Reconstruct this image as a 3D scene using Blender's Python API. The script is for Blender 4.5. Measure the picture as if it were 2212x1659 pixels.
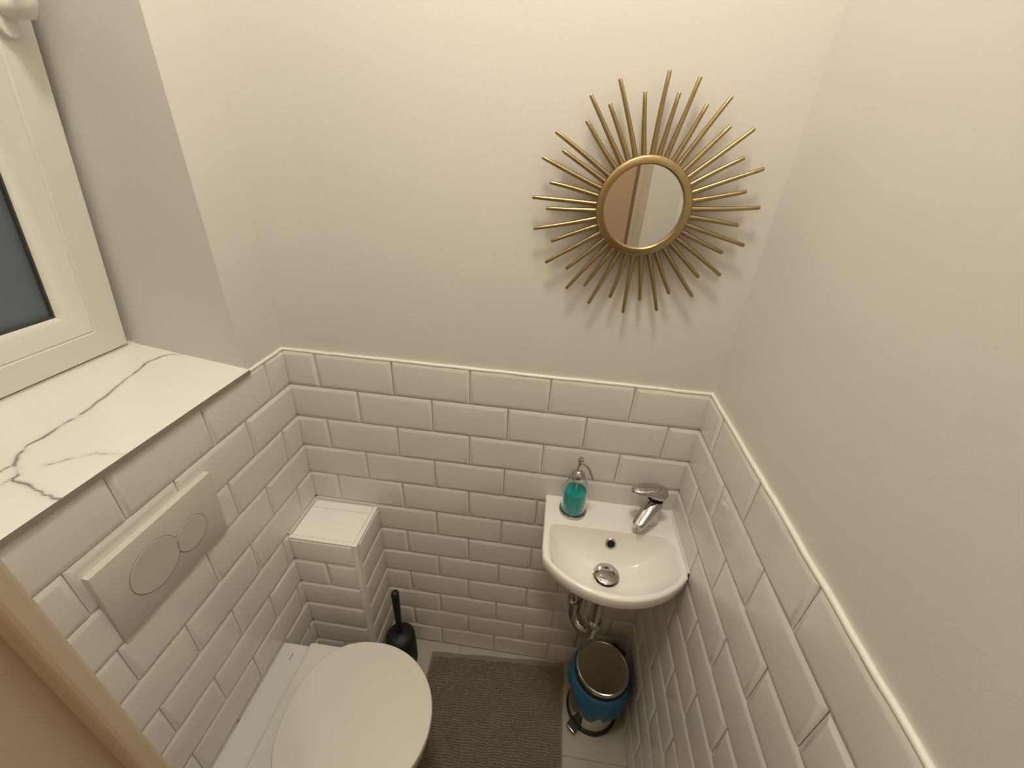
import bpy, bmesh, math, random
from mathutils import Vector, Matrix
random.seed(7)
S = bpy.context.scene
for o in list(bpy.data.objects): bpy.data.objects.remove(o)
COL = S.collection
PI = math.pi
R_ = math.radians

# ------------------------------------------------------------------ camera
# metres: x to the right along the back wall, y = 0 back wall (room at y < 0), z up
W = 1.0753                      # tile face joint plane of the right wall
YAW, PITCH, ROLL, FPX = -0.0893, -0.5138, 0.0646, 906.83
f = Vector((math.sin(YAW)*math.cos(PITCH), math.cos(YAW)*math.cos(PITCH), math.sin(PITCH)))
rt = Vector((math.cos(YAW), -math.sin(YAW), 0)); up = rt.cross(f)
r2 = rt*math.cos(ROLL)+up*math.sin(ROLL); u2 = up*math.cos(ROLL)-rt*math.sin(ROLL)
cam = bpy.data.cameras.new('camera'); camo = bpy.data.objects.new('camera', cam); COL.objects.link(camo)
cam.sensor_width = 36; cam.lens = FPX/2212*36; cam.clip_start = 0.01
M = Matrix((r2, u2, -f)).transposed().to_4x4(); M.translation = (0.6795, -0.9063, 1.6999)
camo.matrix_world = M; S.camera = camo

# ------------------------------------------------------------------ world / exposure
wd = bpy.data.worlds.new('night'); S.world = wd; wd.use_nodes = True
wd.node_tree.nodes['Background'].inputs[0].default_value = (0.55, 0.75, 0.85, 1)
wd.node_tree.nodes['Background'].inputs[1].default_value = 0.15
vs = S.view_settings
vs.view_transform = 'Standard'; vs.look = 'None'; vs.gamma = 1; vs.exposure = 0.0; vs.use_curve_mapping = False
LAMP_COL = (1.0, 0.945, 0.815); LAMP_STR = 64.0
HALL_COL = (1.0, 0.80, 0.58); HALL_W = 105.0
LAMP_POS = (0.58, -0.56, 3.00)

# ------------------------------------------------------------------ materials
MATS = {}
def mat(name, col, rough=0.5, metal=0.0, trans=0.0, ior=1.5, spec=0.5, bump=None, var=None, emit=None, coat=0.0, sheen=0.0):
    m = bpy.data.materials.new(name); m.use_nodes = True; nt = m.node_tree; b = nt.nodes['Principled BSDF']
    b.inputs['Base Color'].default_value = (*col, 1); b.inputs['Roughness'].default_value = rough
    b.inputs['Metallic'].default_value = metal; b.inputs['Transmission Weight'].default_value = trans
    b.inputs['IOR'].default_value = ior; b.inputs['Specular IOR Level'].default_value = spec
    b.inputs['Coat Weight'].default_value = coat; b.inputs['Sheen Weight'].default_value = sheen
    tc = nt.nodes.new('ShaderNodeTexCoord')
    if var:                                  # (scale, amount): a little unevenness of colour
        n = nt.nodes.new('ShaderNodeTexNoise'); n.inputs['Scale'].default_value = var[0]; n.inputs['Detail'].default_value = 4
        nt.links.new(tc.outputs['Object'], n.inputs['Vector'])
        r = nt.nodes.new('ShaderNodeMapRange'); r.inputs['To Min'].default_value = 1-var[1]; r.inputs['To Max'].default_value = 1+var[1]
        nt.links.new(n.outputs['Fac'], r.inputs['Value'])
        mx = nt.nodes.new('ShaderNodeVectorMath'); mx.operation = 'SCALE'; mx.inputs[0].default_value = col
        nt.links.new(r.outputs['Result'], mx.inputs['Scale']); nt.links.new(mx.outputs[0], b.inputs['Base Color'])
    if bump:                                 # (scale, strength, distance)
        n = nt.nodes.new('ShaderNodeTexNoise'); n.inputs['Scale'].default_value = bump[0]; n.inputs['Detail'].default_value = 3
        nt.links.new(tc.outputs['Object'], n.inputs['Vector'])
        bp = nt.nodes.new('ShaderNodeBump'); bp.inputs['Strength'].default_value = bump[1]; bp.inputs['Distance'].default_value = bump[2]
        nt.links.new(n.outputs['Fac'], bp.inputs['Height']); nt.links.new(bp.outputs[0], b.inputs['Normal'])
    if emit:
        b.inputs['Emission Color'].default_value = (*emit[0], 1); b.inputs['Emission Strength'].default_value = emit[1]
    MATS[name] = m; return m
mat('plaster', (0.72, 0.685, 0.64), 0.65, bump=(160, 0.12, 0.002), var=(3, 0.012))
mat('ceiling_paint', (0.78, 0.76, 0.72), 0.7, var=(3, 0.01))
mat('wall_tile', (0.78, 0.74, 0.69), 0.14, bump=(14, 0.06, 0.004), var=(6, 0.012))
mat('grout', (0.40, 0.355, 0.31), 0.8, var=(40, 0.06))
mat('caulk', (0.80, 0.77, 0.70), 0.4, bump=(60, 0.2, 0.002), var=(30, 0.01))
mat('trim_white', (0.86, 0.83, 0.77), 0.35, var=(30, 0.01))
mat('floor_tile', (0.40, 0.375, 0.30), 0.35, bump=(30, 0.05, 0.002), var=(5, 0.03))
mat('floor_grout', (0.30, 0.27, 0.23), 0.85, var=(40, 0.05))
mat('white_top_tile', (0.90, 0.88, 0.83), 0.2, var=(10, 0.01))
mat('upvc', (0.79, 0.765, 0.70), 0.32, bump=(200, 0.04, 0.001), var=(6, 0.01))
mat('gasket', (0.06, 0.06, 0.055), 0.6, var=(30, 0.05))
mat('frosted_glass', (0.36, 0.42, 0.44), 0.55, trans=0.75, ior=1.45, bump=(300, 0.3, 0.001))
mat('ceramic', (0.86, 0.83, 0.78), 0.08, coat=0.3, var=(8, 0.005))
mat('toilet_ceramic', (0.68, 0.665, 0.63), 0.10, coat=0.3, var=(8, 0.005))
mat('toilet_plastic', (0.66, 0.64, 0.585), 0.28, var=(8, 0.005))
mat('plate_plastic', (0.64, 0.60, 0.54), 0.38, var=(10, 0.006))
mat('groove', (0.30, 0.26, 0.22), 0.7, var=(20, 0.02))
mat('chrome', (0.52, 0.505, 0.48), 0.09, 1.0, var=(20, 0.02))
mat('steel', (0.55, 0.52, 0.47), 0.17, 1.0, bump=(220, 0.04, 0.001), var=(20, 0.03))
mat('black_plastic', (0.009, 0.009, 0.010), 0.55, var=(20, 0.1))
mat('black_hole', (0.006, 0.006, 0.006), 0.8, var=(20, 0.1))
mat('gold', (0.40, 0.30, 0.145), 0.38, 1.0, bump=(90, 0.15, 0.001), var=(35, 0.10))
mat('mirror', (0.88, 0.87, 0.84), 0.015, 1.0, var=(4, 0.005))
mat('glass', (0.96, 0.98, 0.97), 0.02, trans=1.0, ior=1.30, var=(4, 0.004))
mat('soap', (0.0, 0.62, 0.62), 0.12, trans=0.25, ior=1.33, var=(30, 0.15))
mat('blue_bag', (0.06, 0.25, 0.45), 0.35, trans=0.4, ior=1.2, bump=(45, 0.5, 0.01), var=(18, 0.25))
mat('mat_fabric', (0.225, 0.175, 0.135), 0.95, sheen=0.15, var=(9, 0.10))
mat('mat_hem', (0.20, 0.175, 0.135), 0.9, bump=(400, 0.3, 0.001), var=(30, 0.06))
mat('sill_edge', (0.29, 0.25, 0.215), 0.7, var=(60, 0.1))
mat('frame_paint', (0.53, 0.455, 0.335), 0.45, var=(8, 0.02))
mat('strip_brown', (0.20, 0.13, 0.08), 0.7, var=(20, 0.05))
mat('hall_paint', (0.84, 0.71, 0.57), 0.6, var=(4, 0.02))
mat('hall_floor', (0.25, 0.17, 0.11), 0.5, var=(12, 0.15))
mat('diffuser', (0.9, 0.88, 0.82), 0.4, emit=(LAMP_COL, LAMP_STR), var=(5, 0.002))
mat('hall_diffuser', (0.9, 0.85, 0.75), 0.4, emit=(HALL_COL, HALL_W), var=(5, 0.002))
# marble-look sill: printed veins come from a colour attribute
m = mat('sill_marble', (0.85, 0.82, 0.75), 0.18)
nt = m.node_tree; b = nt.nodes['Principled BSDF']
at = nt.nodes.new('ShaderNodeAttribute'); at.attribute_name = 'vein'
mx = nt.nodes.new('ShaderNodeMix'); mx.data_type = 'RGBA'
nz = nt.nodes.new('ShaderNodeTexNoise'); nz.inputs['Scale'].default_value = 9
cr = nt.nodes.new('ShaderNodeValToRGB'); cr.color_ramp.elements[0].color = (0.83, 0.80, 0.74, 1); cr.color_ramp.elements[1].color = (0.87, 0.845, 0.78, 1)
nt.links.new(nz.outputs['Fac'], cr.inputs['Fac']); nt.links.new(cr.outputs['Color'], mx.inputs[6])
mx.inputs[7].default_value = (0.19, 0.18, 0.155, 1)
nt.links.new(at.outputs['Fac'], mx.inputs[0]); nt.links.new(mx.outputs[2], b.inputs['Base Color'])

# ------------------------------------------------------------------ helpers
def link(name, me, parent=None, loc=(0, 0, 0), rot=(0, 0, 0)):
    o = bpy.data.objects.new(name, me); COL.objects.link(o)
    if parent: o.parent = parent
    o.location = loc; o.rotation_euler = rot
    return o
def mesh(name, verts, faces, material, smooth=None):
    me = bpy.data.meshes.new(name); me.from_pydata([tuple(v) for v in verts], [], faces)
    bm = bmesh.new(); bm.from_mesh(me); bmesh.ops.recalc_face_normals(bm, faces=bm.faces); bm.to_mesh(me); bm.free()
    me.materials.append(MATS[material])
    if smooth is not None:
        me.shade_smooth(); me.set_sharp_from_angle(angle=R_(smooth))
    return me
class MB:
    def __init__(s): s.v = []; s.f = []
    def add(s, verts, faces):
        n = len(s.v); s.v += [Vector(v) for v in verts]; s.f += [tuple(i+n for i in q) for q in faces]; return s
    def box(s, x0, x1, y0, y1, z0, z1):
        return s.add([(x0, y0, z0), (x1, y0, z0), (x1, y1, z0), (x0, y1, z0), (x0, y0, z1), (x1, y0, z1), (x1, y1, z1), (x0, y1, z1)],
                     [(0, 3, 2, 1), (4, 5, 6, 7), (0, 1, 5, 4), (1, 2, 6, 5), (2, 3, 7, 6), (3, 0, 4, 7)])
    def bbox(s, x0, x1, y0, y1, z0, z1, r=0.002, seg=2):
        bm = bmesh.new(); bmesh.ops.create_cube(bm, size=1)
        for v in bm.verts: v.co = Vector(((x0+x1)/2+v.co.x*(x1-x0), (y0+y1)/2+v.co.y*(y1-y0), (z0+z1)/2+v.co.z*(z1-z0)))
        bmesh.ops.bevel(bm, geom=list(bm.edges), offset=r, segments=seg, affect='EDGES', profile=0.5)
        bm.verts.index_update()
        s.add([v.co.copy() for v in bm.verts], [tuple(v.index for v in q.verts) for q in bm.faces]); bm.free(); return s
    def loft(s, loops, cap0=True, cap1=True, closed=True):
        n = len(loops[0]); base = len(s.v)
        for L in loops: s.v += [Vector(v) for v in L]
        for a in range(len(loops)-1):
            for i in range(n if closed else n-1):
                j = (i+1) % n
                s.f.append((base+a*n+i, base+a*n+j, base+(a+1)*n+j, base+(a+1)*n+i))
        if cap0: s.f.append(tuple(base+i for i in reversed(range(n))))
        if cap1: s.f.append(tuple(base+(len(loops)-1)*n+i for i in range(n)))
        return s
    def lathe(s, prof, n=32, c=(0, 0, 0), cap0=True, cap1=True):
        loops = [[(c[0]+r*math.cos(2*PI*i/n), c[1]+r*math.sin(2*PI*i/n), c[2]+z) for i in range(n)] for r, z in prof]
        return s.loft(loops, cap0, cap1)
    def tube(s, pts, r, n=12, flat=1.0):
        pts = [Vector(p) for p in pts]; rr = r if isinstance(r, (list, tuple)) else [r]*len(pts)
        loops = []; ref = None
        for i, p in enumerate(pts):
            t = (pts[min(i+1, len(pts)-1)]-pts[max(i-1, 0)]).normalized()
            if ref is None:
                ref = Vector((0, 0, 1)) if abs(t.z) < 0.9 else Vector((0, 1, 0))
            a = t.cross(ref).normalized(); bb = a.cross(t).normalized(); ref = bb
            loops.append([p+(a*math.cos(2*PI*k/n)+bb*math.sin(2*PI*k/n)*flat)*rr[i] for k in range(n)])
        return s.loft(loops)
    def obj(s, name, material, parent=None, smooth=None, loc=(0, 0, 0), rot=(0, 0, 0)):
        return link(name, mesh(name, s.v, s.f, material, smooth), parent, loc, rot)
def tag(o, label, cat, group=None):
    o['label'] = label; o['category'] = cat
    if group: o['group'] = group
    return o
def struct(o, label=None, cat=None):
    o['kind'] = 'structure'
    if label: o['label'] = label; o['category'] = cat
    return o
def thing(name, loc, label, cat, rotz=0):
    o = link(name, None, None, loc, (0, 0, rotz)); return tag(o, label, cat)

# ------------------------------------------------------------------ room shell
PZ, PX, ROWS = 0.1013, 0.202, 12
TOP = ROWS*PZ                                  # 1.2156 top of the tiling
CE = 3.00                                      # ceiling
YF = -0.80                                     # room face of the front wall
PB = 0.004                                     # plaster plane behind the tiles
wall_back = struct(MB().box(-0.42, W+0.12, PB, 0.15, -0.05, CE).obj('wall_back', 'plaster'), 'cream painted back wall with white bevelled tiles below', 'wall')
wall_right = struct(MB().box(W+PB, W+0.12, -0.92, PB, -0.05, CE).obj('wall_right', 'plaster'), 'cream painted side wall with white bevelled tiles beside the basin', 'wall')
WY0, WY1, WZ0, WZ1 = -0.72, -0.134, 1.215, 2.16     # window opening
b = MB()
b.box(-0.42, -PB*0, -0.90, PB, -0.05, WZ0); b.box(-0.42, 0, -0.90, PB, WZ1, CE)
b.add([(-0.42, WY1+0.019, WZ0), (0, WY1, WZ0), (0, PB, WZ0), (-0.42, PB, WZ0), (-0.42, WY1+0.019, WZ1), (0, WY1, WZ1), (0, PB, WZ1), (-0.42, PB, WZ1)],
      [(0, 3, 2, 1), (4, 5, 6, 7), (0, 1, 5, 4), (1, 2, 6, 5), (2, 3, 7, 6), (3, 0, 4, 7)]); b.box(-0.42, 0, -0.90, WY0, WZ0, WZ1)
wall_left = struct(b.obj('wall_left', 'plaster'), 'cream painted wall with the window recess and white bevelled tiles', 'wall')
# floor
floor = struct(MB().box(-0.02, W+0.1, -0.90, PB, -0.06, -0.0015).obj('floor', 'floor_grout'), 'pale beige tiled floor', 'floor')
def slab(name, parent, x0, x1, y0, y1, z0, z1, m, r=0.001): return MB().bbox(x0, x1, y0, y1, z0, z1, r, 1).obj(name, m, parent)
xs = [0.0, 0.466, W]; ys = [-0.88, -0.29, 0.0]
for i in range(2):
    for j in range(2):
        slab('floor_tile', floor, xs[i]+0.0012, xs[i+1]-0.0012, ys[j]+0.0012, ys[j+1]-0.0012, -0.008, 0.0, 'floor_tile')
ceiling = struct(MB().box(-0.42, W+0.12, -0.90, 0.15, CE, CE+0.08).obj('ceiling', 'ceiling_paint'), 'cream painted ceiling', 'ceiling')

# front wall with the doorway the photo is taken through
DX0, DX1, DZ = 0.405, 0.941, 2.05
LY0 = -0.90
b = MB(); b.box(0, DX0-0.025, LY0, YF, -0.05, CE); b.box(DX1+0.025, W+PB, LY0, YF, -0.05, CE); b.box(DX0-0.025, DX1+0.025, LY0, YF, DZ+0.025, CE)
wall_front = struct(b.obj('wall_front', 'plaster'), 'cream painted wall around the doorway', 'wall')
door = struct(link('door_1', None, None, (0, 0, 0)), 'tan painted door frame around the open doorway', 'door frame')
MB().bbox(DX0-0.025, DX0, LY0-0.002, YF+0.002, 0, DZ, 0.002).obj('jamb', 'frame_paint', door)
MB().bbox(DX1, DX1+0.025, LY0-0.002, YF+0.002, 0, DZ, 0.002).obj('jamb', 'frame_paint', door)
MB().bbox(DX0-0.025, DX1+0.025, LY0-0.002, YF+0.002, DZ, DZ+0.025, 0.002).obj('head', 'frame_paint', door)
MB().bbox(DX0-0.001, DX0+0.0164, -0.8099, YF+0.003, 0, DZ, 0.003).obj('stop', 'frame_paint', door)
MB().bbox(DX1-0.0164, DX1+0.001, -0.8099, YF+0.003, 0, DZ, 0.003).obj('stop', 'frame_paint', door)
MB().bbox(DX0, DX1, -0.8099, YF+0.003, DZ-0.0164, DZ+0.001, 0.003).obj('stop', 'frame_paint', door)
MB().bbox(DX1-0.028, DX1-0.0150, -0.808, YF-0.001, 0, DZ-0.016, 0.002).obj('added_strip', 'strip_brown', door)  # added brown strip, no real frame part: gives the dark band in the mirror
# the hall behind the camera (seen only in the mirror)
b = MB(); b.box(-0.6, 2.2, -2.10, -2.0, -0.05, CE); b.box(-0.7, -0.6, -2.1, LY0, -0.05, CE); b.box(2.2, 2.3, -2.1, LY0, -0.05, CE)
b.box(-0.6, 0.0, LY0, LY0+0.05, -0.05, CE); b.box(W+0.12, 2.2, LY0, LY0+0.05, -0.05, CE)
wall_hall = struct(b.obj('wall_hall', 'hall_paint'), 'warm tan hall wall seen in the mirror', 'wall')
struct(MB().box(-0.6, 2.2, -2.0, LY0, -0.06, 0.0).obj('floor_hall', 'hall_floor'), 'dark wooden hall floor', 'floor')
struct(MB().box(-0.6, 2.2, -2.0, LY0, CE, CE+0.08).obj('ceiling_hall', 'ceiling_paint'), 'hall ceiling', 'ceiling')

# ------------------------------------------------------------------ bevelled wall tiles
TE, TT, BV = 0.0022, 0.0060, 0.0100            # edge height, face height, bevel width
_cache = {}
def tile_mesh(w, h, bl, br, bt, bb):
    k = (round(w, 4), round(h, 4), bl, br, bt, bb)
    if k in _cache: return _cache[k]
    x0, x1, z0, z1 = 0, w, 0, h
    fx0, fx1, fz0, fz1 = (BV if bl else 0), w-(BV if br else 0), (BV if bb else 0), h-(BV if bt else 0)
    el, er, et, eb = (TE if bl else TT), (TE if br else TT), (TE if bt else TT), (TE if bb else TT)
    v = [(x0, 0.003, z0), (x1, 0.003, z0), (x1, 0.003, z1), (x0, 0.003, z1)]
    c = [min(el, eb), min(er, eb), min(er, et), min(el, et)]
    v += [(x0, -c[0], z0), (x1, -c[1], z0), (x1, -c[2], z1), (x0, -c[3], z1)]
    v += [(fx0, -TT, fz0), (fx1, -TT, fz0), (fx1, -TT, fz1), (fx0, -TT, fz1)]
    fc = [(0, 1, 5, 4), (1, 2, 6, 5), (2, 3, 7, 6), (3, 0, 4, 7), (8, 9, 10, 11)]
    for a, bq in ((0, 1), (1, 2), (2, 3), (3, 0)): fc.append((4+a, 4+bq, 8+bq, 8+a))
    me = bpy.data.meshes.new('wall_tile'); me.from_pydata(v, [], fc)
    bm = bmesh.new(); bm.from_mesh(me); bmesh.ops.remove_doubles(bm, verts=bm.verts, dist=1e-5); bmesh.ops.dissolve_degenerate(bm, dist=1e-5, edges=bm.edges)
    bmesh.ops.bevel(bm, geom=[e for e in bm.edges if all(abs(q.co.y+TT) < 1e-5 for q in e.verts)], offset=0.0012, segments=2, affect='EDGES', profile=0.5)
    bmesh.ops.recalc_face_normals(bm, faces=bm.faces)
    # normals must look out of the wall (-y)
    if sum(q.normal.y*q.calc_area() for q in bm.faces if abs(q.normal.y) > 0.5) > 0:
        bmesh.ops.reverse_faces(bm, faces=bm.faces)
    bm.to_mesh(me); bm.free(); me.materials.append(MATS['wall_tile'])
    me.shade_smooth(); me.set_sharp_from_angle(angle=R_(24))
    _cache[k] = me; return me
G = 0.0016                                     # joint width
def tile_row(parent, row, joints, lo, hi, place, rot, ztop=None, cutlo=True, cuthi=True):
    """joints: positions along u; tiles clipped to lo..hi"""
    z0 = (ROWS-row)*PZ+G/2; z1 = (ROWS-row+1)*PZ-G/2; bt = True
    if ztop is not None and z1 > ztop: z1 = ztop; bt = False
    us = [lo]+[j for j in joints if lo+0.012 < j < hi-0.012]+[hi]
    for i in range(len(us)-1):
        a = us[i]+(G/2 if i > 0 else 0.0004); c = us[i+1]-(G/2 if i < len(us)-2 else 0.0004)
        me = tile_mesh(c-a, z1-z0, (i > 0) or not cutlo, (i < len(us)-2) or not cuthi, bt, True)
        o = link('wall_tile', me, parent, place(a, z0), (R_(random.uniform(-.12, .12)), 0, rot+R_(random.uniform(-.08, .08))))
BX, BY, BZ = 0.201, 0.155, 0.700               # pipe boxing
for row in range(1, ROWS+1):
    off = 0 if row % 2 else 0.101
    boxed = row >= 6
    tile_row(wall_back, row, [0.0885+off+k*PX for k in range(-1, 6)], (BX if boxed else 0.0), W, lambda u, z: (u, 0, z), 0)
    # right wall: u runs towards the camera (-y)
    tile_row(wall_right, row, [0.0988+(off-0.0004 if off else 0)+k*PX for k in range(-1, 6)], 0.0065, -YF, lambda u, z: (W, -u, z), -PI/2)
    # left wall: u runs towards +y
    tile_row(wall_left, row, sorted(-(0.0755+(off+0.004 if off else 0)+k*PX) for k in range(-1, 6)), YF, (-BY if boxed else -0.0065), lambda u, z: (0, u, z), PI/2)
MB().box(0, W, 0.0008, PB+0.001, 0, TOP).obj('grout_bed', 'grout', wall_back)
MB().box(W-0.0008*-1, W+PB+0.001, YF, 0.0, 0, TOP).obj('grout_bed', 'grout', wall_right)
MB().box(-0.002, -0.0008, YF, 0.0, 0, TOP).obj('grout_bed', 'grout', wall_left)
def bead(name, parent, pts, r=0.0045):
    return MB().tube(pts, r, 8).obj(name, 'caulk', parent, 60)
def wob(p, q, n, a=0.0006):
    p, q = Vector(p), Vector(q); return [p.lerp(q, i/n)+Vector((random.uniform(-a, a), random.uniform(-a, a), random.uniform(-a, a))) for i in range(n+1)]
t1 = struct(MB().tube(wob((-0.002, 0.0008, TOP+0.0005), (W+0.003, 0.0008, TOP+0.0005), 40), 0.0048, 8).obj('trim_1', 'caulk', None, 60), 'white sealant bead along the tile edge of the back wall', 'trim')
t2 = struct(MB().tube(wob((W+0.0005, 0, TOP+0.0005), (W+0.0005, YF, TOP+0.0005), 30), 0.0048, 8).obj('trim_2', 'caulk', None, 60), 'white sealant bead along the tile edge of the right wall', 'trim')
t3 = struct(MB().tube(wob((0.0005, 0, TOP+0.0005), (0.0005, -0.136, TOP+0.0005), 8), 0.0048, 8).obj('trim_3', 'caulk', None, 60), 'white sealant bead between the sill and the room corner', 'trim')

# pipe boxing in the corner
box = struct(MB().box(-0.001, BX-0.0015, -BY+0.0015, 0.002, 0, BZ-0.006).obj('wall_boxing', 'grout'), 'low tiled pipe boxing in the corner with a white top', 'boxing')
for row in range(6, ROWS+1):
    j = [0.100] if row in (7, 11) else []
    tile_row(box, row, j, 0.0065, BX-0.011, lambda u, z: (u, -BY, z), 0, BZ-0.008)
    tile_row(box, row, [], -BY+0.011, -0.0065, lambda u, z: (BX, u, z), PI/2, BZ-0.008)
MB().bbox(0.008, BX-0.010, -0.036, -0.010, BZ-0.008, BZ, 0.001, 1).obj('top_tile', 'white_top_tile', box)
MB().bbox(0.008, BX-0.010, -BY+0.009, -0.0385, BZ-0.008, BZ, 0.001, 1).obj('top_tile', 'white_top_tile', box)
MB().box(0.004, BX-0.009, -BY+0.008, -0.004, BZ-0.009, BZ-0.003).obj('top_grout', 'caulk', box)
MB().box(-0.001, BX, -0.0065, 0.001, BZ-0.02, 0.7092).obj('sealant', 'caulk', box)
MB().box(-0.001, 0.0065, -BY+0.002, 0.001, BZ-0.02, 0.7092).obj('sealant', 'caulk', box)
MB().bbox(BX-0.0115, BX+0.0034, -BY-0.0034, -BY+0.0115, 0, BZ-0.001, 0.0015).obj('corner_trim', 'trim_white', box)
MB().bbox(0.004, BX+0.004, -BY-0.004, -BY+0.008, BZ-0.009, BZ+0.0012, 0.002).obj('edge_trim', 'trim_white', box)
MB().bbox(BX-0.0082, BX+0.0037, -BY-0.0030, -0.006, BZ-0.0085, BZ+0.0009, 0.0015).obj('edge_trim', 'trim_white', box)

# ------------------------------------------------------------------ window (tilted open) and marble-look sill
win = struct(link('window_1', None, None, (-0.27, 0, 1.25)), 'white plastic tilt window with dark frosted glass, tilted inwards', 'window')
b = MB()
fx0, fx1 = -0.085, -0.022
h = WZ1-1.25
b.box(fx0, fx1, WY1-0.045, WY1+0.02, 0, h); b.box(fx0, fx1, WY0-0.02, WY0+0.045, 0, h)
b.box(fx0, fx1, WY0, WY1, -0.005, 0.045); b.box(fx0, fx1, WY0, WY1, h-0.045, h+0.01)
b.box(fx0, -0.004, WY0, WY1+0.013, -0.005, 0.0085)
b.obj('frame', 'upvc', win)
TH = R_(7.7); SW = WY1-WY0-0.016; SH = 0.80
sash = link('sash', None, win, (0, WY1-0.003-SW, 0.010), (0, TH, 0))
# sash made of mitred profile lofts: local x out into the room, y along width, z up
prof = [(0.0, -0.050), (0.0, -0.004), (0.004, 0.0), (0.054, 0.0), (0.0565, -0.003), (0.059, -0.001), (0.074, -0.005), (0.090, -0.013), (0.098, -0.022), (0.098, -0.050)]
pst = [(a*1.07, x) for a, x in prof]
loops = []
for (ps, (a, x)) in zip(pst, prof):
    loops.append([(x, ps[0], a), (x, SW-ps[0], a), (x, SW-ps[0], SH-a), (x, ps[0], SH-a)])
b = MB(); b.loft(loops, False, False); b.loft([loops[-1], loops[0]], False, False)
link_me = mesh('sash', b.v, b.f, 'upvc', 40); bpy.data.objects.remove(sash)
sash = link('sash', link_me, win, (0, WY1-0.003-SW, 0.010), (0, TH, 0))
g0, g1 = 0.098, 0.0945
MB().box(-0.036, -0.030, g0*1.07-0.004, SW-g0*1.07+0.004, g0-0.004, SH-g0+0.004).obj('glass_pane', 'frosted_glass', sash)
b = MB()
def ring4(x, i, j): return [(x, i, j), (x, SW-i, j), (x, SW-i, SH-j), (x, i, SH-j)]
b.loft([ring4(-0.0225, g0*1.07-0.001, g0-0.001), ring4(-0.0225, g0*1.07+0.003, g0+0.003), ring4(-0.0305, g0*1.07+0.003, g0+0.003), ring4(-0.0305, g0*1.07-0.001, g0-0.001)], False, False)
b.obj('gasket', 'gasket', sash)
# handle on the stile
hy = SW-0.045
b = MB()
pl = []
for x, s in ((-0.0005, 1.0), (0.007, 1.0), (0.0105, 0.86)):
    L = []
    for i in range(32):
        a = 2*PI*i/32; L.append((x, hy+0.0165*s*math.cos(a), 0.585+(0.028 if math.sin(a) >= 0 else -0.022)+0.0165*s*math.sin(a)))
    pl.append(L)
b.loft(pl); b.obj('handle_plate', 'upvc', sash, 40)
b = MB(); b.tube([(0.008, hy, 0.585), (0.030, hy, 0.585), (0.043, hy, 0.588), (0.050, hy, 0.600), (0.051, hy, 0.625), (0.050, hy, 0.70), (0.049, hy, 0.71)], [0.013, 0.0125, 0.0135, 0.013, 0.0115, 0.0105, 0.006], 16)
b.obj('handle_lever', 'upvc', sash, 50)
# sill: sloped slab with vein print
veins = [([(-0.150, -0.126), (-0.181, -0.147), (-0.185, -0.187), (-0.172, -0.238), (-0.155, -0.300), (-0.138, -0.372), (-0.135, -0.393), (-0.131, -0.458), (-0.124, -0.485), (-0.106, -0.502), (-0.080, -0.521), (-0.078, -0.530), (-0.047, -0.531), (-0.017, -0.541), (0.02, -0.545)], 0.0022),
         ([(-0.106, -0.502), (-0.108, -0.521), (-0.115, -0.56), (-0.13, -0.62), (-0.12, -0.70)], 0.0016),
         ([(-0.068, -0.494), (-0.051, -0.474), (-0.030, -0.450), (-0.011, -0.446), (0.02, -0.44)], 0.0009),
         ([(-0.08, -0.53), (-0.085, -0.58), (-0.06, -0.66), (-0.02, -0.70)], 0.0012)]
rv = random.Random(3)
V2 = []
for pts, w in veins:
    fine = []
    for i in range(len(pts)-1):
        for k in range(4):
            t = k/4; fine.append((pts[i][0]*(1-t)+pts[i+1][0]*t+rv.uniform(-.0022, .0022), pts[i][1]*(1-t)+pts[i+1][1]*t+rv.uniform(-.002, .002), w*rv.uniform(.2, 1.2)))
    V2.append(fine)
SX0, SX1, SY0, SY1 = -0.29, 0.0105, WY0, WY1
def yend(x): return WY1+0.0192*max(0, -x)/0.42
def sz(x): return 1.2258+(0.008-x)*0.103
nx, ny = 150, 290
v = []; val = []
for j in range(ny+1):
    for i in range(nx+1):
        x = SX0+(SX1-SX0)*i/nx; y = SY0+(yend(x)-SY0)*j/ny; v.append((x, y, sz(x))); val.append(0.0)
dx = (SX1-SX0)/nx; dy = (SY1-SY0)/ny
for fine in V2:
    for s in range(len(fine)-1):
        (ax, ay, aw), (bx_, by_, bw) = fine[s], fine[s+1]
        i0 = max(0, int((min(ax, bx_)-.010-SX0)/dx)); i1 = min(nx, int((max(ax, bx_)+.008-SX0)/dx)+1)
        j0 = max(0, int((min(ay, by_)-.022-SY0)/dy)); j1 = min(ny, int((max(ay, by_)+.008-SY0)/dy)+1)
        l2 = (bx_-ax)**2+(by_-ay)**2+1e-12
        for j in range(j0, j1+1):
            for i in range(i0, i1+1):
                k = j*(nx+1)+i; px, py = v[k][0], v[k][1]
                t = max(0, min(1, ((px-ax)*(bx_-ax)+(py-ay)*(by_-ay))/l2))
                d = math.hypot(px-ax-t*(bx_-ax), py-ay-t*(by_-ay)); w = aw+(bw-aw)*t
                q = math.exp(-(d/w)**2)*0.9*min(1, w/0.0011)+0.13*math.exp(-(d/0.006)**2)
                val[k] = max(val[k], min(1, q))
fc = [(j*(nx+1)+i, j*(nx+1)+i+1, (j+1)*(nx+1)+i+1, (j+1)*(nx+1)+i) for j in range(ny) for i in range(nx)]
me = bpy.data.meshes.new('window_sill'); me.from_pydata(v, [], fc)
ca = me.color_attributes.new('vein', 'FLOAT_COLOR', 'POINT')
for k, q in enumerate(val): ca.data[k].color = (q, q, q, 1)
me.materials.append(MATS['sill_marble'])
sill = link('window_sill', me, win, (0.27, 0, -1.25)); sill['label'] = 'white marble look sill with dark grey veins'
b = MB()
T = 0.0115
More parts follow.
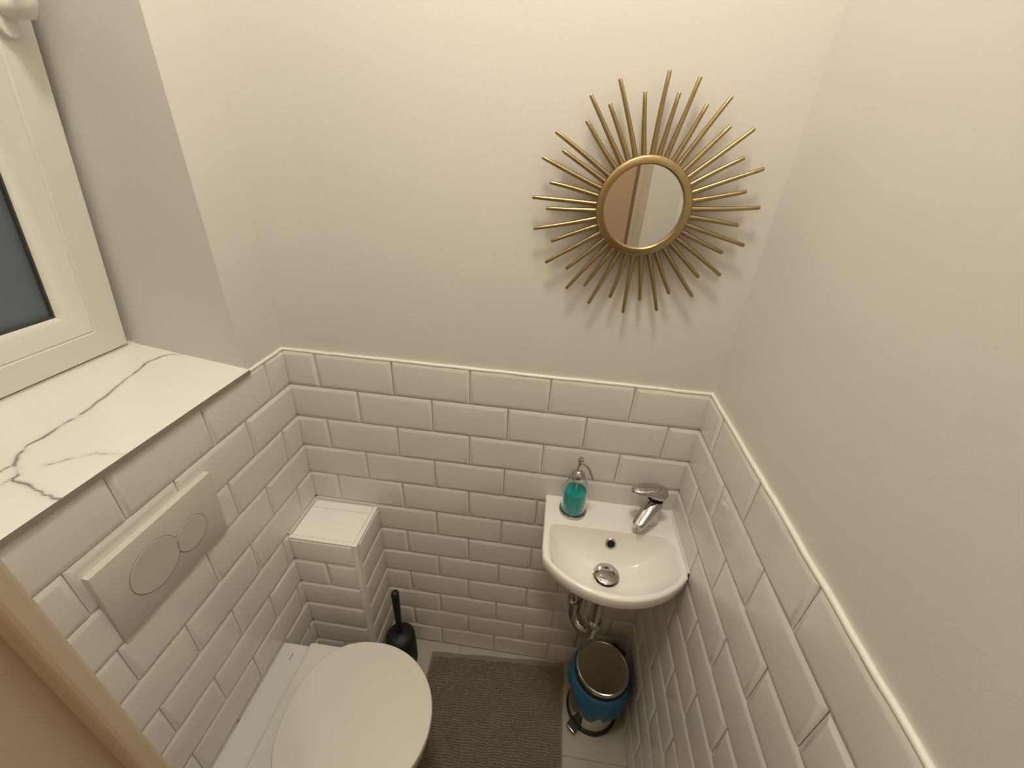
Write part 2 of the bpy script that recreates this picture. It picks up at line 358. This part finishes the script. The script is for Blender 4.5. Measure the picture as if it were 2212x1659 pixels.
b.add([(SX0, SY0, sz(SX0)-T), (SX1, SY0, sz(SX1)-T), (SX1, SY1, sz(SX1)-T), (SX0, yend(SX0), sz(SX0)-T), (SX0, SY0, sz(SX0)-.0002), (SX1, SY0, sz(SX1)-.0002), (SX1, SY1, sz(SX1)-.0002), (SX0, yend(SX0), sz(SX0)-.0002)],
      [(0, 3, 2, 1), (4, 5, 6, 7), (0, 1, 5, 4), (1, 2, 6, 5), (2, 3, 7, 6), (3, 0, 4, 7)])
b.obj('sill_edge', 'sill_edge', sill)
b = MB()
for x0, x1 in ((SX0, 0.0),):
    b.add([(x0, SY0, WZ0), (x1, SY0, WZ0), (x1, SY1, WZ0), (x0, SY1, WZ0), (x0, SY0, sz(x0)-T), (x1, SY0, sz(x1)-T), (x1, SY1, sz(x1)-T), (x0, SY1, sz(x0)-T)],
          [(0, 3, 2, 1), (4, 5, 6, 7), (0, 1, 5, 4), (1, 2, 6, 5), (2, 3, 7, 6), (3, 0, 4, 7)])
b.obj('sill_bed', 'plaster', wall_left)

# ------------------------------------------------------------------ ceiling lamps
lx, ly, lz = LAMP_POS
lamp = thing('ceiling_lamp', (lx, ly, CE), 'round frosted ceiling lamp above the toilet', 'lamp')
MB().lathe([(0.172, 0.0), (0.172, -0.006), (0.168, -0.016), (0.164, -0.020), (0.1555, -0.020), (0.1555, -0.014)], 40).obj('lamp_base', 'trim_white', lamp, 40)
MB().lathe([(0.155, -0.015), (0.155, -0.0165), (0.154, -0.0175), (0.002, -0.018)], 40).obj('lamp_diffuser', 'diffuser', lamp, 60)
hl = thing('hall_lamp', (0.9, -1.45, CE), 'round warm ceiling lamp in the hall', 'lamp')
MB().lathe([(0.098, 0.0), (0.10, -0.006), (0.098, -0.018), (0.085, -0.020)], 40).obj('lamp_base', 'trim_white', hl, 40)
MB().lathe([(0.088, -0.016), (0.086, -0.03), (0.075, -0.045), (0.05, -0.056), (0.02, -0.060), (0.002, -0.0605)], 40).obj('lamp_diffuser', 'hall_diffuser', hl, 60)

# ------------------------------------------------------------------ sunburst mirror
mc = (0.828, -0.0, 1.6135)
mir = thing('sunburst_mirror', (mc[0], PB, mc[1]+mc[2]), 'gold metal sunburst mirror with many thin rays hung on the wall', 'mirror')
ang = [0.3, 7.5, 14.4, 23.8, 31.5, 41.2, 49.8, 59.8, 68.6, 77.8, 86.3, 96.1, 105, 113, 123, 131.9, 140.4, 151.5, 160.6, 170.2, 179.6, -170, -159.3, -151.1, -143.5, -134.5, -124.2, -114.4,
       -104.8, -94.6, -89.1, -80.1, -69.9, -62.1, -57.2, -43.1, -35.7, -29.1, -21.7, -10.3]
base0 = -1.0
for i, a in enumerate(ang):
    Lr = 0.212 if i % 2 == 0 else 0.184
    a0 = base0+9*i
    if a0 > 180: a0 -= 360
    d = a-a0
    if d > 180: d -= 360
    if d < -180: d += 360
    a0 = R_(a0+0.25*d); a1 = R_(a)
    p0 = Vector((0.080*math.sin(a0), -0.021, 0.080*math.cos(a0))); p1 = Vector((Lr*math.sin(a1), -0.022, Lr*math.cos(a1)))
    n = 6; pts = []; rr = []
    for k in range(n+1):
        t = k/n; p = p0.lerp(p1, t)
        bend = 0.0012*math.sin(t*PI)*((i*37 % 7)-3)/3
        p += Vector((math.cos(a1), 0, -math.sin(a1)))*bend
        pts.append(p); rr.append(0.0049-0.0014*t if k < n else 0.0026)
    pts.insert(n, p0.lerp(p1, 0.985)); rr.insert(n, 0.0035)
    MB().tube(pts, rr, 8).obj('ray', 'gold', mir, 50)
RO, RI = 0.0880, 0.0732
prof = [(RI, -0.012), (RI, -0.034), (RI+0.0018, -0.0365), (RO-0.003, -0.0365), (RO, -0.034), (RO+0.0005, -0.022), (RO, -0.010), (RI+.004, -0.010)]
n = 96; loops = [[(r*math.sin(2*PI*i/n), y, r*math.cos(2*PI*i/n)) for i in range(n)] for r, y in prof]
b = MB(); b.loft(loops+[loops[0]], False, False); b.obj('frame', 'gold', mir, 50)
b = MB(); b.loft([[((RI+0.001)*math.sin(2*PI*i/n), y, (RI+0.001)*math.cos(2*PI*i/n)) for i in range(n)] for y in (-0.014, -0.0285)]); b.obj('mirror_glass', 'mirror', mir, 40)
b = MB(); b.loft([[(0.03*math.sin(2*PI*i/24), y, 0.03*math.cos(2*PI*i/24)) for i in range(24)] for y in (0.0005, -0.0145)]); b.obj('backing', 'black_plastic', mir, 40)

# ------------------------------------------------------------------ flush plate
fp = thing('flush_plate', (0.0, -0.447, 1.003), 'white dual flush plate with two round buttons on the tiled wall', 'flush plate')
b = MB().bbox(0.001, 0.0145, -0.125, 0.125, -0.083, 0.083, 0.0010, 2)
def tip(x, z): return x+(0.05*z if x > 0.009 else 0)          # the face leans back towards the bottom
for q in b.v: q.x = tip(q.x, q.z)
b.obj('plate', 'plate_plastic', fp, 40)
def disc_x(y, z, r, x0, x1, rim=0.0007, n=56):
    return MB().loft([[(x0, y+r*math.cos(2*PI*i/n), z+r*math.sin(2*PI*i/n)) for i in range(n)], [(x1-rim, y+r*math.cos(2*PI*i/n), z+r*math.sin(2*PI*i/n)) for i in range(n)], [(x1, y+(r-rim)*math.cos(2*PI*i/n), z+(r-rim)*math.sin(2*PI*i/n)) for i in range(n)]])
def ring_x(y, z, r, w, x0, x1, mname, n=56, name='button_ring'):
    cs = [(r-w, x0), (r-w, x1), (r, x1), (r, x0)]
    L = [[(x, y+q*math.cos(2*PI*i/n), z+q*math.sin(2*PI*i/n)) for i in range(n)] for q, x in cs]
    m_ = MB().loft(L+[L[0]], False, False)
    for q in m_.v: q.x = tip(q.x, q.z)
    return m_.obj(name, mname, fp, 30)
for (y, z, r) in ((-0.033, 0.0, 0.051), (0.047, -0.008, 0.0375)):
    ring_x(y, z, r, 0.0016, 0.011, 0.0148, 'groove')
    m_ = disc_x(y, z, r-0.0014, 0.011, 0.0154)
    for q in m_.v: q.x = tip(q.x, q.z)
    m_.obj('button', 'plate_plastic', fp, 40)

# ------------------------------------------------------------------ toilet
TY = -0.447
toi = thing('toilet', (0.0, TY, 0), 'white back-to-wall toilet with closed round lid', 'toilet')
def dsec(z, x0, x1, hw, xs, n=40, e=2.0):
    """D outline: straight back at x0, sides to xs, superellipse front to x1"""
    L = [(x0, hw, z), (x0+(xs-x0)*.5, hw, z)]
    for i in range(n+1):
        a = PI/2-PI*i/n; c, s = math.cos(a), math.sin(a)
        L.append((xs+(x1-xs)*abs(c)**(2/e), hw*math.copysign(abs(s)**(2/e), s), z))
    L += [(x0+(xs-x0)*.5, -hw, z), (x0, -hw, z)]
    return L
b = MB()
X0 = 0.0065
b.loft([dsec(0.0, X0, 0.352, 0.100, 0.24), dsec(0.012, X0, 0.356, 0.104, 0.24), dsec(0.12, X0, 0.365, 0.106, 0.25), dsec(0.22, X0, 0.40, 0.122, 0.27),
        dsec(0.30, X0, 0.448, 0.148, 0.27), dsec(0.36, X0, 0.470, 0.163, 0.27), dsec(0.385, X0, 0.476, 0.1645, 0.27), dsec(0.396, X0, 0.474, 0.1645, 0.27), dsec(0.400, X0, 0.470, 0.161, 0.27)])
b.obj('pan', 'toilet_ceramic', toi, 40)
MB().bbox(0.092, 0.20, -0.162, 0.162, 0.398, 0.428, 0.006, 3).obj('hinge_cover', 'toilet_plastic', toi, 40)
def lidloop(z, g):
    """egg outline, offset inwards by g"""
    L = []
    n = 96
    for i in range(n):
        a = 2*PI*i/n; c, s = math.cos(a), math.sin(a)
        if c >= 0: ax, e = 0.193, 2.0
        else: ax, e = 0.172, 2.35
        x = 0.298+(ax-g)*math.copysign(abs(c)**(2/e), c); y = (0.178-g)*math.copysign(abs(s)**(2/e), s)
        L.append((x, y, z))
    return L
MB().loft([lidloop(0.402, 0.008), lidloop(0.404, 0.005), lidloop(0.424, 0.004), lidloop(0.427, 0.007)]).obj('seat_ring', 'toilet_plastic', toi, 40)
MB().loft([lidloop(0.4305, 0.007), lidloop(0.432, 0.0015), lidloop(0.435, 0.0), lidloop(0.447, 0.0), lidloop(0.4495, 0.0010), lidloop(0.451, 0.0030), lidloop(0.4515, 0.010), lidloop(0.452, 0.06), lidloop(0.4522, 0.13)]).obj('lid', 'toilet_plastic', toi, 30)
MB().bbox(0.045, 0.048, 0.118, 0.138, 0.3998, 0.4006, 0.0003, 1).obj('deck_slot', 'groove', toi)
sl = toi.children[-1]

# ------------------------------------------------------------------ toilet brush
br = thing('toilet_brush', (0.262, -0.082, 0), 'black toilet brush in a black holder beside the pipe boxing', 'toilet brush')
MB().lathe([(0.050, 0.0), (0.054, 0.004), (0.0545, 0.05), (0.053, 0.10), (0.050, 0.140), (0.047, 0.146)], 40).obj('holder', 'black_plastic', br, 40)
MB().lathe([(0.0505, 0.140), (0.0505, 0.148), (0.045, 0.158), (0.030, 0.166), (0.014, 0.170), (0.010, 0.176)], 40).obj('cover', 'black_plastic', br, 50)
MB().lathe([(0.0095, 0.168), (0.0105, 0.25), (0.0125, 0.35), (0.0130, 0.388), (0.0115, 0.396), (0.006, 0.400), (0.001, 0.401)], 24).obj('handle', 'black_plastic', br, 50)

# ------------------------------------------------------------------ wash basin
bas = thing('wash_basin', (0.893, 0.0, 0.70), 'small white ceramic hand basin mounted in the corner', 'basin')
BZT = 0.14                                     # rim height above the thing's base (z = 0.84)
XL, XR = -0.176, 0.1755
def arc_y(x, apex=-0.302, half=0.176, sag=0.090):
    Rr = (half**2+sag**2)/(2*sag); return apex+(Rr-math.sqrt(Rr*Rr-x*x))
# outer outline, counter-clockwise from back right
out = []
def seg(p, q, n):
    for i in range(n): t = i/n; out.append((p[0]+(q[0]-p[0])*t, p[1]+(q[1]-p[1])*t))
seg((XR, -0.003), (XL, -0.003), 24); seg((XL, -0.003), (XL, arc_y(XL)+0.012), 14)
na = 40
for i in range(na+1):
    t = i/na; x = XL+0.004+(XR-XL-0.008)*t; out.append((x, arc_y(x)-0.0))
seg((XR, arc_y(XR)+0.012), (XR, -0.003), 14)
DC = (-0.005, -0.180)                          # drain
BYB = -0.106                                   # back edge of the bowl
def bowl_pt(px, py):
    """matching point on the bowl edge for an outline point (ray from the drain)"""
    dx, dy = px-DC[0], py-DC[1]
    best = 1.0
    lo, hi = 0.0, 1.0
    def inside(t):
        x, y = DC[0]+dx*t, DC[1]+dy*t
        if y > BYB: return False
        if x < XL+0.016 or x > XR-0.016: return False
        return y > arc_y(x)+0.015
    for _ in range(30):
        m_ = (lo+hi)/2
        if inside(m_): lo = m_
        else: hi = m_
    return DC[0]+dx*lo, DC[1]+dy*lo
inn = [bowl_pt(*p) for p in out]
# smooth the bowl edge a little so that the corners are round
for _ in range(1):
    inn = [((inn[i-1][0]+2*inn[i][0]+inn[(i+1) % len(inn)][0])/4, (inn[i-1][1]+2*inn[i][1]+inn[(i+1) % len(inn)][1])/4) for i in range(len(inn))]
def lerp2(a, c, t): return (a[0]+(c[0]-a[0])*t, a[1]+(c[1]-a[1])*t)
loops = []
UC = (-0.003, -0.06)
def under(t, z): return [(UC[0]+(p[0]-UC[0])*t, (UC[1]+(p[1]-UC[1])*t) if p[1] < UC[1] else p[1]*1.0-(1-t)*0.0, z) for p in out]
def inset(g, z):
    L = []
    for p in out:
        d = Vector((DC[0]-p[0], -0.12-p[1])); d.normalize(); L.append((p[0]+d.x*g, min(p[1]+d.y*g, -0.003) if p[1] < -0.01 else -0.003, z))
    return L
loops += [under(0.30, 0.0), under(0.42, 0.004), under(0.62, 0.030), under(0.82, 0.066), under(0.93, 0.088), under(0.975, 0.100), inset(0.0, 0.110), inset(0.0, BZT-0.006), inset(0.0015, BZT-0.002), inset(0.005, BZT)]
rimin = [lerp2(p, q, 0.80) for p, q in zip(out, inn)]
loops.append([(p[0], p[1], BZT) for p in rimin])
DEP = 0.086
for t in (1.0, 0.97, 0.93, 0.88, 0.80, 0.70, 0.58, 0.45, 0.32, 0.22):
    z = BZT-0.0012-DEP*(1-t**3.1) if t < 1 else BZT-0.0012
    L = []
    for q in inn:
        L.append((DC[0]+(q[0]-DC[0])*t, DC[1]+(q[1]-DC[1])*t, z))
    loops.append(L)
last = []
for i, q in enumerate(inn):
    a = math.atan2(q[1]-DC[1], q[0]-DC[0]); last.append((DC[0]+0.020*math.cos(a), DC[1]+0.020*math.sin(a), BZT-DEP-0.003))
# circular throat, blended
loops.append(last)
b = MB(); b.loft(loops); basin = b.obj('bowl', 'ceramic', bas, 50)
def floorz(r): return BZT-DEP
dz = BZT-DEP
MB().lathe([(0.024, dz-0.004), (0.033, dz+0.001), (0.0335, dz+0.003), (0.031, dz+0.0035), (0.024, dz-0.002)], 40, (DC[0], DC[1], 0), False, False).obj('drain_ring', 'chrome', bas, 40)
MB().lathe([(0.024, dz-0.002), (0.024, dz+0.004)], 24, (DC[0], DC[1], 0)).obj('drain_gap', 'black_hole', bas, 40)
MB().lathe([(0.026, dz+0.007), (0.0315, dz+0.0085), (0.032, dz+0.0105), (0.029, dz+0.0125), (0.018, dz+0.0155), (0.002, dz+0.0165)], 48, (DC[0], DC[1], 0)).obj('drain_plug', 'chrome', bas, 50)
# overflow in the back slope of the bowl
ov = Vector((0.003, BYB+0.0, 0)); 
tz = 0.80
def bowl_back(t): return Vector((0.004, DC[1]+(BYB-DC[1])*t, BZT-0.0012-DEP*(1-t**3.1)))
p0, p1 = bowl_back(0.80), bowl_back(0.90); mid = bowl_back(0.85); tan = (p1-p0).normalized(); nrm = Vector((0, -tan.z, tan.y))
if nrm.y > 0: nrm = -nrm
def disc_on(c, nv, prof, n=36):
    a = Vector((1, 0, 0)); bb = nv.cross(a).normalized()
    return MB().loft([[c+nv*h_+(a*math.cos(2*PI*i/n)+bb*math.sin(2*PI*i/n))*r for i in range(n)] for r, h_ in prof], True, True)
disc_on(mid, nrm, [(0.0150, -0.004), (0.0150, 0.0025), (0.0138, 0.0036), (0.0105, 0.0036), (0.0100, 0.0022)]).obj('overflow_ring', 'chrome', bas, 40)
disc_on(mid, nrm, [(0.0100, 0.0), (0.0100, 0.0026)]).obj('overflow_hole', 'black_hole', bas, 40)

b = MB(); b.tube(wob((XR+0.001, -0.004, BZT-0.001), (XR+0.001, -0.205, BZT-0.001), 16, .0004), 0.0032, 8); b.obj('sealant', 'caulk', bas, 60)
# drain trap under the basin
tr = thing('drain_trap', (0.888, -0.18, 0.475), 'chrome drain trap pipes under the hand basin', 'drain pipe')
MB().lathe([(0.0155, 0.045), (0.0155, 0.227)], 28).obj('tail_pipe', 'chrome', tr, 40)
MB().lathe([(0.0195, 0.056), (0.0222, 0.062), (0.0222, 0.086), (0.020, 0.090), (0.0160, 0.090)], 28).obj('collar', 'chrome', tr, 40)
ex, ey = -0.052, 0.058
pts = [(0, 0, 0.075), (0, 0, 0.045)]
for i in range(1, 12):
    a = PI*i/12; k = (1-math.cos(a))/2; pts.append((ex*k, ey*k, 0.042-0.040*math.sin(a)))
pts += [(ex, ey, 0.042), (ex, ey, 0.085)]
MB().tube(pts, 0.0185, 20).obj('bend', 'chrome', tr, 60)
MB().lathe([(0.0195, 0.060), (0.0222, 0.064), (0.0222, 0.084), (0.020, 0.088), (0.0155, 0.088)], 28, (ex, ey, 0)).obj('collar', 'chrome', tr, 40)
pts = [(ex, ey, 0.07), (ex, ey, 0.125), (ex, ey+0.006, 0.142), (ex, ey+0.02, 0.150), (ex, 0.176, 0.150)]
MB().tube(pts, 0.0152, 18).obj('outlet_pipe', 'chrome', tr, 60)
b = MB(); b.loft([[(ex+r*math.cos(2*PI*i/28), y, 0.150+r*math.sin(2*PI*i/28)) for i in range(28)] for r, y in ((0.030, 0.175), (0.030, 0.170), (0.018, 0.162))]); b.obj('wall_flange', 'chrome', tr, 40)

# ------------------------------------------------------------------ basin tap
tap = thing('basin_tap', (1.000, -0.052, 0.8395), 'chrome single lever mixer tap on the hand basin', 'tap')
MB().lathe([(0.0235, 0.0), (0.0235, 0.003), (0.0215, 0.006), (0.0205, 0.02), (0.0208, 0.074), (0.0195, 0.078)], 36).obj('body', 'chrome', tap, 40)
sd = Vector((-0.62, -0.785, 0)); sn_ = Vector((sd.y, -sd.x, 0))
loops = []
for s_, z_, hw, hh in ((-0.004, 0.060, 0.0200, 0.024), (0.014, 0.058, 0.0205, 0.025), (0.032, 0.052, 0.0200, 0.0215), (0.050, 0.0445, 0.0185, 0.0165), (0.065, 0.0385, 0.0170, 0.0125), (0.074, 0.0355, 0.0155, 0.0105), (0.079, 0.0345, 0.011, 0.0080)):
    loops.append([sd*s_+sn_*(hw*math.copysign(abs(math.cos(2*PI*i/28))**.75, math.cos(2*PI*i/28)))+Vector((0, 0, z_+hh*math.copysign(abs(math.sin(2*PI*i/28))**.75, math.sin(2*PI*i/28)))) for i in range(28)])
MB().loft(loops).obj('spout', 'chrome', tap, 50)
MB().lathe([(0.0105, 0.018), (0.0115, 0.019), (0.0115, 0.032)], 24, tuple(sd*0.064)).obj('aerator', 'chrome', tap, 40)
# lever cap: domed cap over the cartridge with a paddle to the left
MB().lathe([(0.0192, 0.0765), (0.0192, 0.0825)], 32).obj('seam', 'black_hole', tap, 40)
ld = Vector((-0.97, -0.24, 0)); ln = Vector((ld.y, -ld.x, 0))
loops = []
for s_, z_, hw, hh in ((-0.0245, 0.099, 0.008, 0.008), (-0.0225, 0.099, 0.015, 0.0145), (-0.014, 0.100, 0.0218, 0.0200), (0.0, 0.102, 0.0245, 0.0220), (0.013, 0.106, 0.0245, 0.0195), (0.026, 0.111, 0.0232, 0.0140), (0.041, 0.1135, 0.0212, 0.0105), (0.056, 0.114, 0.0185, 0.0085), (0.067, 0.1135, 0.0130, 0.0065), (0.071, 0.113, 0.007, 0.0045)):
    loops.append([ld*s_+ln*(hw*math.cos(2*PI*i/28))+Vector((0, 0, z_+hh*math.sin(2*PI*i/28))) for i in range(28)])
MB().loft(loops).obj('lever', 'chrome', tap, 60)

# ------------------------------------------------------------------ soap dispenser
sp = thing('soap_dispenser', (0.792, -0.052, 0.8397), 'glass pump soap dispenser with teal liquid on the basin', 'soap dispenser')
MB().lathe([(0.0365, 0.0), (0.0375, 0.001), (0.0375, 0.008), (0.036, 0.0095), (0.030, 0.0095)], 40).obj('base_ring', 'chrome', sp, 40)
go = [(0.0325, 0.008), (0.0338, 0.011), (0.0335, 0.05), (0.0322, 0.072), (0.0298, 0.090), (0.025, 0.104), (0.0185, 0.112), (0.0155, 0.116), (0.0150, 0.122)]
gi = [(r-0.0018, z+0.0008) for r, z in reversed(go)]
MB().lathe(go+gi, 40).obj('bottle', 'glass', sp, 50)
MB().lathe([(0.0295, 0.0105), (0.0313, 0.012), (0.0311, 0.05), (0.0299, 0.070), (0.0292, 0.0755), (0.028, 0.0765)], 40).obj('liquid_soap', 'soap', sp, 40)
MB().lathe([(0.016, 0.1165), (0.0185, 0.118), (0.0190, 0.124), (0.0185, 0.130), (0.015, 0.136), (0.009, 0.141), (0.0065, 0.143)], 32).obj('pump_collar', 'chrome', sp, 50)
MB().lathe([(0.0025, 0.025), (0.0025, 0.117)], 10).obj('dip_tube', 'toilet_plastic', sp, 40)
MB().lathe([(0.0058, 0.140), (0.0058, 0.170), (0.0075, 0.172), (0.0080, 0.179), (0.0065, 0.182), (0.001, 0.183)], 24).obj('pump_head', 'chrome', sp, 50)
pts = [(0.002, -0.001, 0.172), (0.012, -0.007, 0.170), (0.022, -0.013, 0.162), (0.029, -0.018, 0.150), (0.034, -0.021, 0.138)]
MB().tube(pts, [0.0035, 0.0032, 0.003, 0.0028, 0.0027], 12).obj('pump_spout', 'chrome', sp, 60)

# ------------------------------------------------------------------ pedal bin
bn = thing('pedal_bin', (0.962, -0.140, 0), 'small steel pedal bin with a blue bag under the basin', 'bin')
MB().lathe([(0.078, 0.012), (0.080, 0.014), (0.080, 0.235), (0.078, 0.238)], 48).obj('body', 'steel', bn, 40)
n = 56
b = MB(); cs = [(0.076, 0.0), (0.085, 0.0), (0.0865, 0.006), (0.084, 0.014), (0.079, 0.015), (0.076, 0.012)]
L = [[(r*math.cos(2*PI*i/n), r*math.sin(2*PI*i/n), z) for i in range(n)] for r, z in cs]; b.loft(L+[L[0]], False, False); b.obj('base_ring', 'black_plastic', bn, 50)
b = MB(); cs = [(0.074, 0.226), (0.0835, 0.226), (0.0865, 0.232), (0.0865, 0.246), (0.083, 0.250), (0.074, 0.250)]
L = [[(r*math.cos(2*PI*i/n), r*math.sin(2*PI*i/n), z) for i in range(n)] for r, z in cs]; b.loft(L+[L[0]], False, False); b.obj('rim_ring', 'black_plastic', bn, 50)
MB().lathe([(0.074, 0.249), (0.0825, 0.250), (0.0845, 0.254), (0.0845, 0.261), (0.0825, 0.2645), (0.0790, 0.2655), (0.077, 0.2645), (0.05, 0.2648), (0.002, 0.2650)], 64).obj('lid', 'steel', bn, 25)
# bag folded over the rim
rb = random.Random(11); loops = []
nb_ = 96; ph = [rb.uniform(0, 6.28) for _ in range(5)]
def bag_low(a):
    return 0.105+0.025*math.sin(2*a+ph[0])+0.012*math.sin(5*a+ph[1])+0.006*math.sin(11*a+ph[2])+0.085*math.exp(-((((a-R_(212)+PI) % (2*PI))-PI)/0.42)**2)
for k in range(13):
    t = k/12; L = []
    for i in range(nb_):
        a = 2*PI*i/nb_; z = 0.238+(bag_low(a)-0.238)*t
        r = 0.0858+0.0165*math.sin(PI*min(1, t*1.05))**.7+0.0028*math.sin(9*a+ph[3]+3*t)*t+0.0018*math.sin(17*a+ph[4]-4*t)*t
        L.append((r*math.cos(a), r*math.sin(a), z))
    loops.append(L)
b = MB(); b.loft(loops, False, False); bag = b.obj('bin_bag', 'blue_bag', bn, 80)
md = bag.modifiers.new('thick', 'SOLIDIFY'); md.thickness = 0.0006
pd = Vector((-0.66, -0.75, 0)); pn = Vector((-pd.y, pd.x, 0))
def obox(c, d, nn, l, w, h_):
    v_ = [];
    for sx in (-1, 1):
        for sy in (-1, 1):
            for sz_ in (-1, 1): v_.append(c+d*(l/2*sx)+nn*(w/2*sy)+Vector((0, 0, h_/2*sz_)))
    bm = bmesh.new(); vv = [bm.verts.new(q) for q in v_]
    bmesh.ops.convex_hull(bm, input=vv); bmesh.ops.dissolve_limit(bm, angle_limit=0.01, verts=bm.verts, edges=bm.edges)
    bmesh.ops.bevel(bm, geom=list(bm.edges), offset=0.002, segments=2, affect='EDGES', profile=.5); bm.verts.index_update()
    r = MB().add([q.co.copy() for q in bm.verts], [tuple(q.index for q in g_.verts) for g_ in bm.faces]); bm.free(); return r
obox(pd*0.096+Vector((0, 0, 0.030)), pd, pn, 0.034, 0.034, 0.012).obj('pedal', 'black_plastic', bn, 40)
obox(pd*0.080+Vector((0, 0, 0.026)), pd, pn, 0.012, 0.030, 0.030).obj('pedal_arm', 'black_plastic', bn, 40)
obox(pd*0.1135+Vector((0, 0, 0.030)), pd, pn, 0.005, 0.032, 0.007).obj('pedal_edge', 'steel', bn, 40)
obox(-pd*0.088+Vector((0, 0, 0.249)), pd, pn, 0.016, 0.050, 0.026).obj('hinge', 'black_plastic', bn, 40)

# ------------------------------------------------------------------ bath mat
TL, TR, BR, BL = (0.365, -0.044), (0.864, -0.010), (0.862, -0.770), (0.368, -0.775)
def mq(u, v): # u across 0..1, v towards the camera 0..1
    return ((TL[0]*(1-u)+TR[0]*u)*(1-v)+(BL[0]*(1-u)+BR[0]*u)*v, (TL[1]*(1-u)+TR[1]*u)*(1-v)+(BL[1]*(1-u)+BR[1]*u)*v)
bm_ = thing('bath_mat', (0.615, -0.40, 0), 'grey-brown ribbed chenille bath mat on the floor', 'bath mat')
o_ = (0.615, -0.40)
nu, nv = 24, 36; v = []
for z in (0.0005, 0.006):
    for j in range(nv+1):
        for i in range(nu+1):
            x, y = mq(i/nu, j/nv); e_ = 0 if z < .001 else 0.0006*math.sin(i*1.1)*math.cos(j*.7)
            if j == 0: y += 0.0015*math.sin(i*0.8)
            v.append((x-o_[0], y-o_[1], z+e_))
N1 = (nu+1)*(nv+1); fc = []
for j in range(nv):
    for i in range(nu):
        a = j*(nu+1)+i; fc.append((a, a+1, a+nu+2, a+nu+1)); fc.append((N1+a, N1+a+nu+1, N1+a+nu+2, N1+a+1))
for i in range(nu):
    fc.append((i, N1+i, N1+i+1, i+1)); a = nv*(nu+1)+i; fc.append((a, a+1, N1+a+1, N1+a))
for j in range(nv):
    a = j*(nu+1); fc.append((a, a+nu+1, N1+a+nu+1, N1+a)); a += nu; fc.append((a, N1+a, N1+a+nu+1, a+nu+1))
link('backing', mesh('backing', v, fc, 'mat_hem', 40), bm_)
rm = random.Random(5)
V = []; Fc = []
dome = []
for rr_, zz in ((1.0, 0.0), (0.92, 0.55), (0.55, 0.92)):
    dome.append((rr_, zz))
rows = 96; cols = 74
phs = [rm.uniform(0, 6.28) for _ in range(8)]
K = 6
for j in range(rows):
    vv = 0.024+(0.985-0.024)*(j+0.5)/rows
    cj = cols; sh = 0.35*math.sin(j*0.4)+rm.uniform(-.12, .12)
    for i in range(cj):
        uu = 0.014+(0.986-0.014)*(i+0.5+sh*.5)/cj
        x, y = mq(uu, vv)
        y += 0.0016*math.sin(uu*17+phs[0]+j*0.33)+0.0013*math.sin(uu*41+phs[1]-j*0.21)+0.0009*math.sin(uu*90+phs[2]+j*.9)+rm.uniform(-.0005, .0005)
        x += rm.uniform(-.0008, .0008)
        rx = 0.0035*rm.uniform(.85, 1.2); ry = 0.0021*rm.uniform(.85, 1.15); hz = 0.0115*rm.uniform(.75, 1.15)
        lean = rm.uniform(-.0015, .0015)
        n0 = len(V)
        for (q, zz) in dome:
            for k in range(K):
                a = 2*PI*k/K; V.append((x-o_[0]+rx*q*math.cos(a)+lean*zz, y-o_[1]+ry*q*math.sin(a), 0.005+hz*zz))
        V.append((x-o_[0]+lean, y-o_[1], 0.005+hz))
        for l in range(2):
            for k in range(K):
                a = n0+l*K+k; c = n0+l*K+(k+1) % K; Fc.append((a, c, c+K, a+K))
        for k in range(K): Fc.append((n0+2*K+k, n0+2*K+(k+1) % K, n0+3*K))
me = bpy.data.meshes.new('chenille_pile'); me.from_pydata(V, [], Fc); me.materials.append(MATS['mat_fabric']); me.shade_smooth()
pile = link('chenille_pile', me, bm_); pile['kind'] = 'stuff'
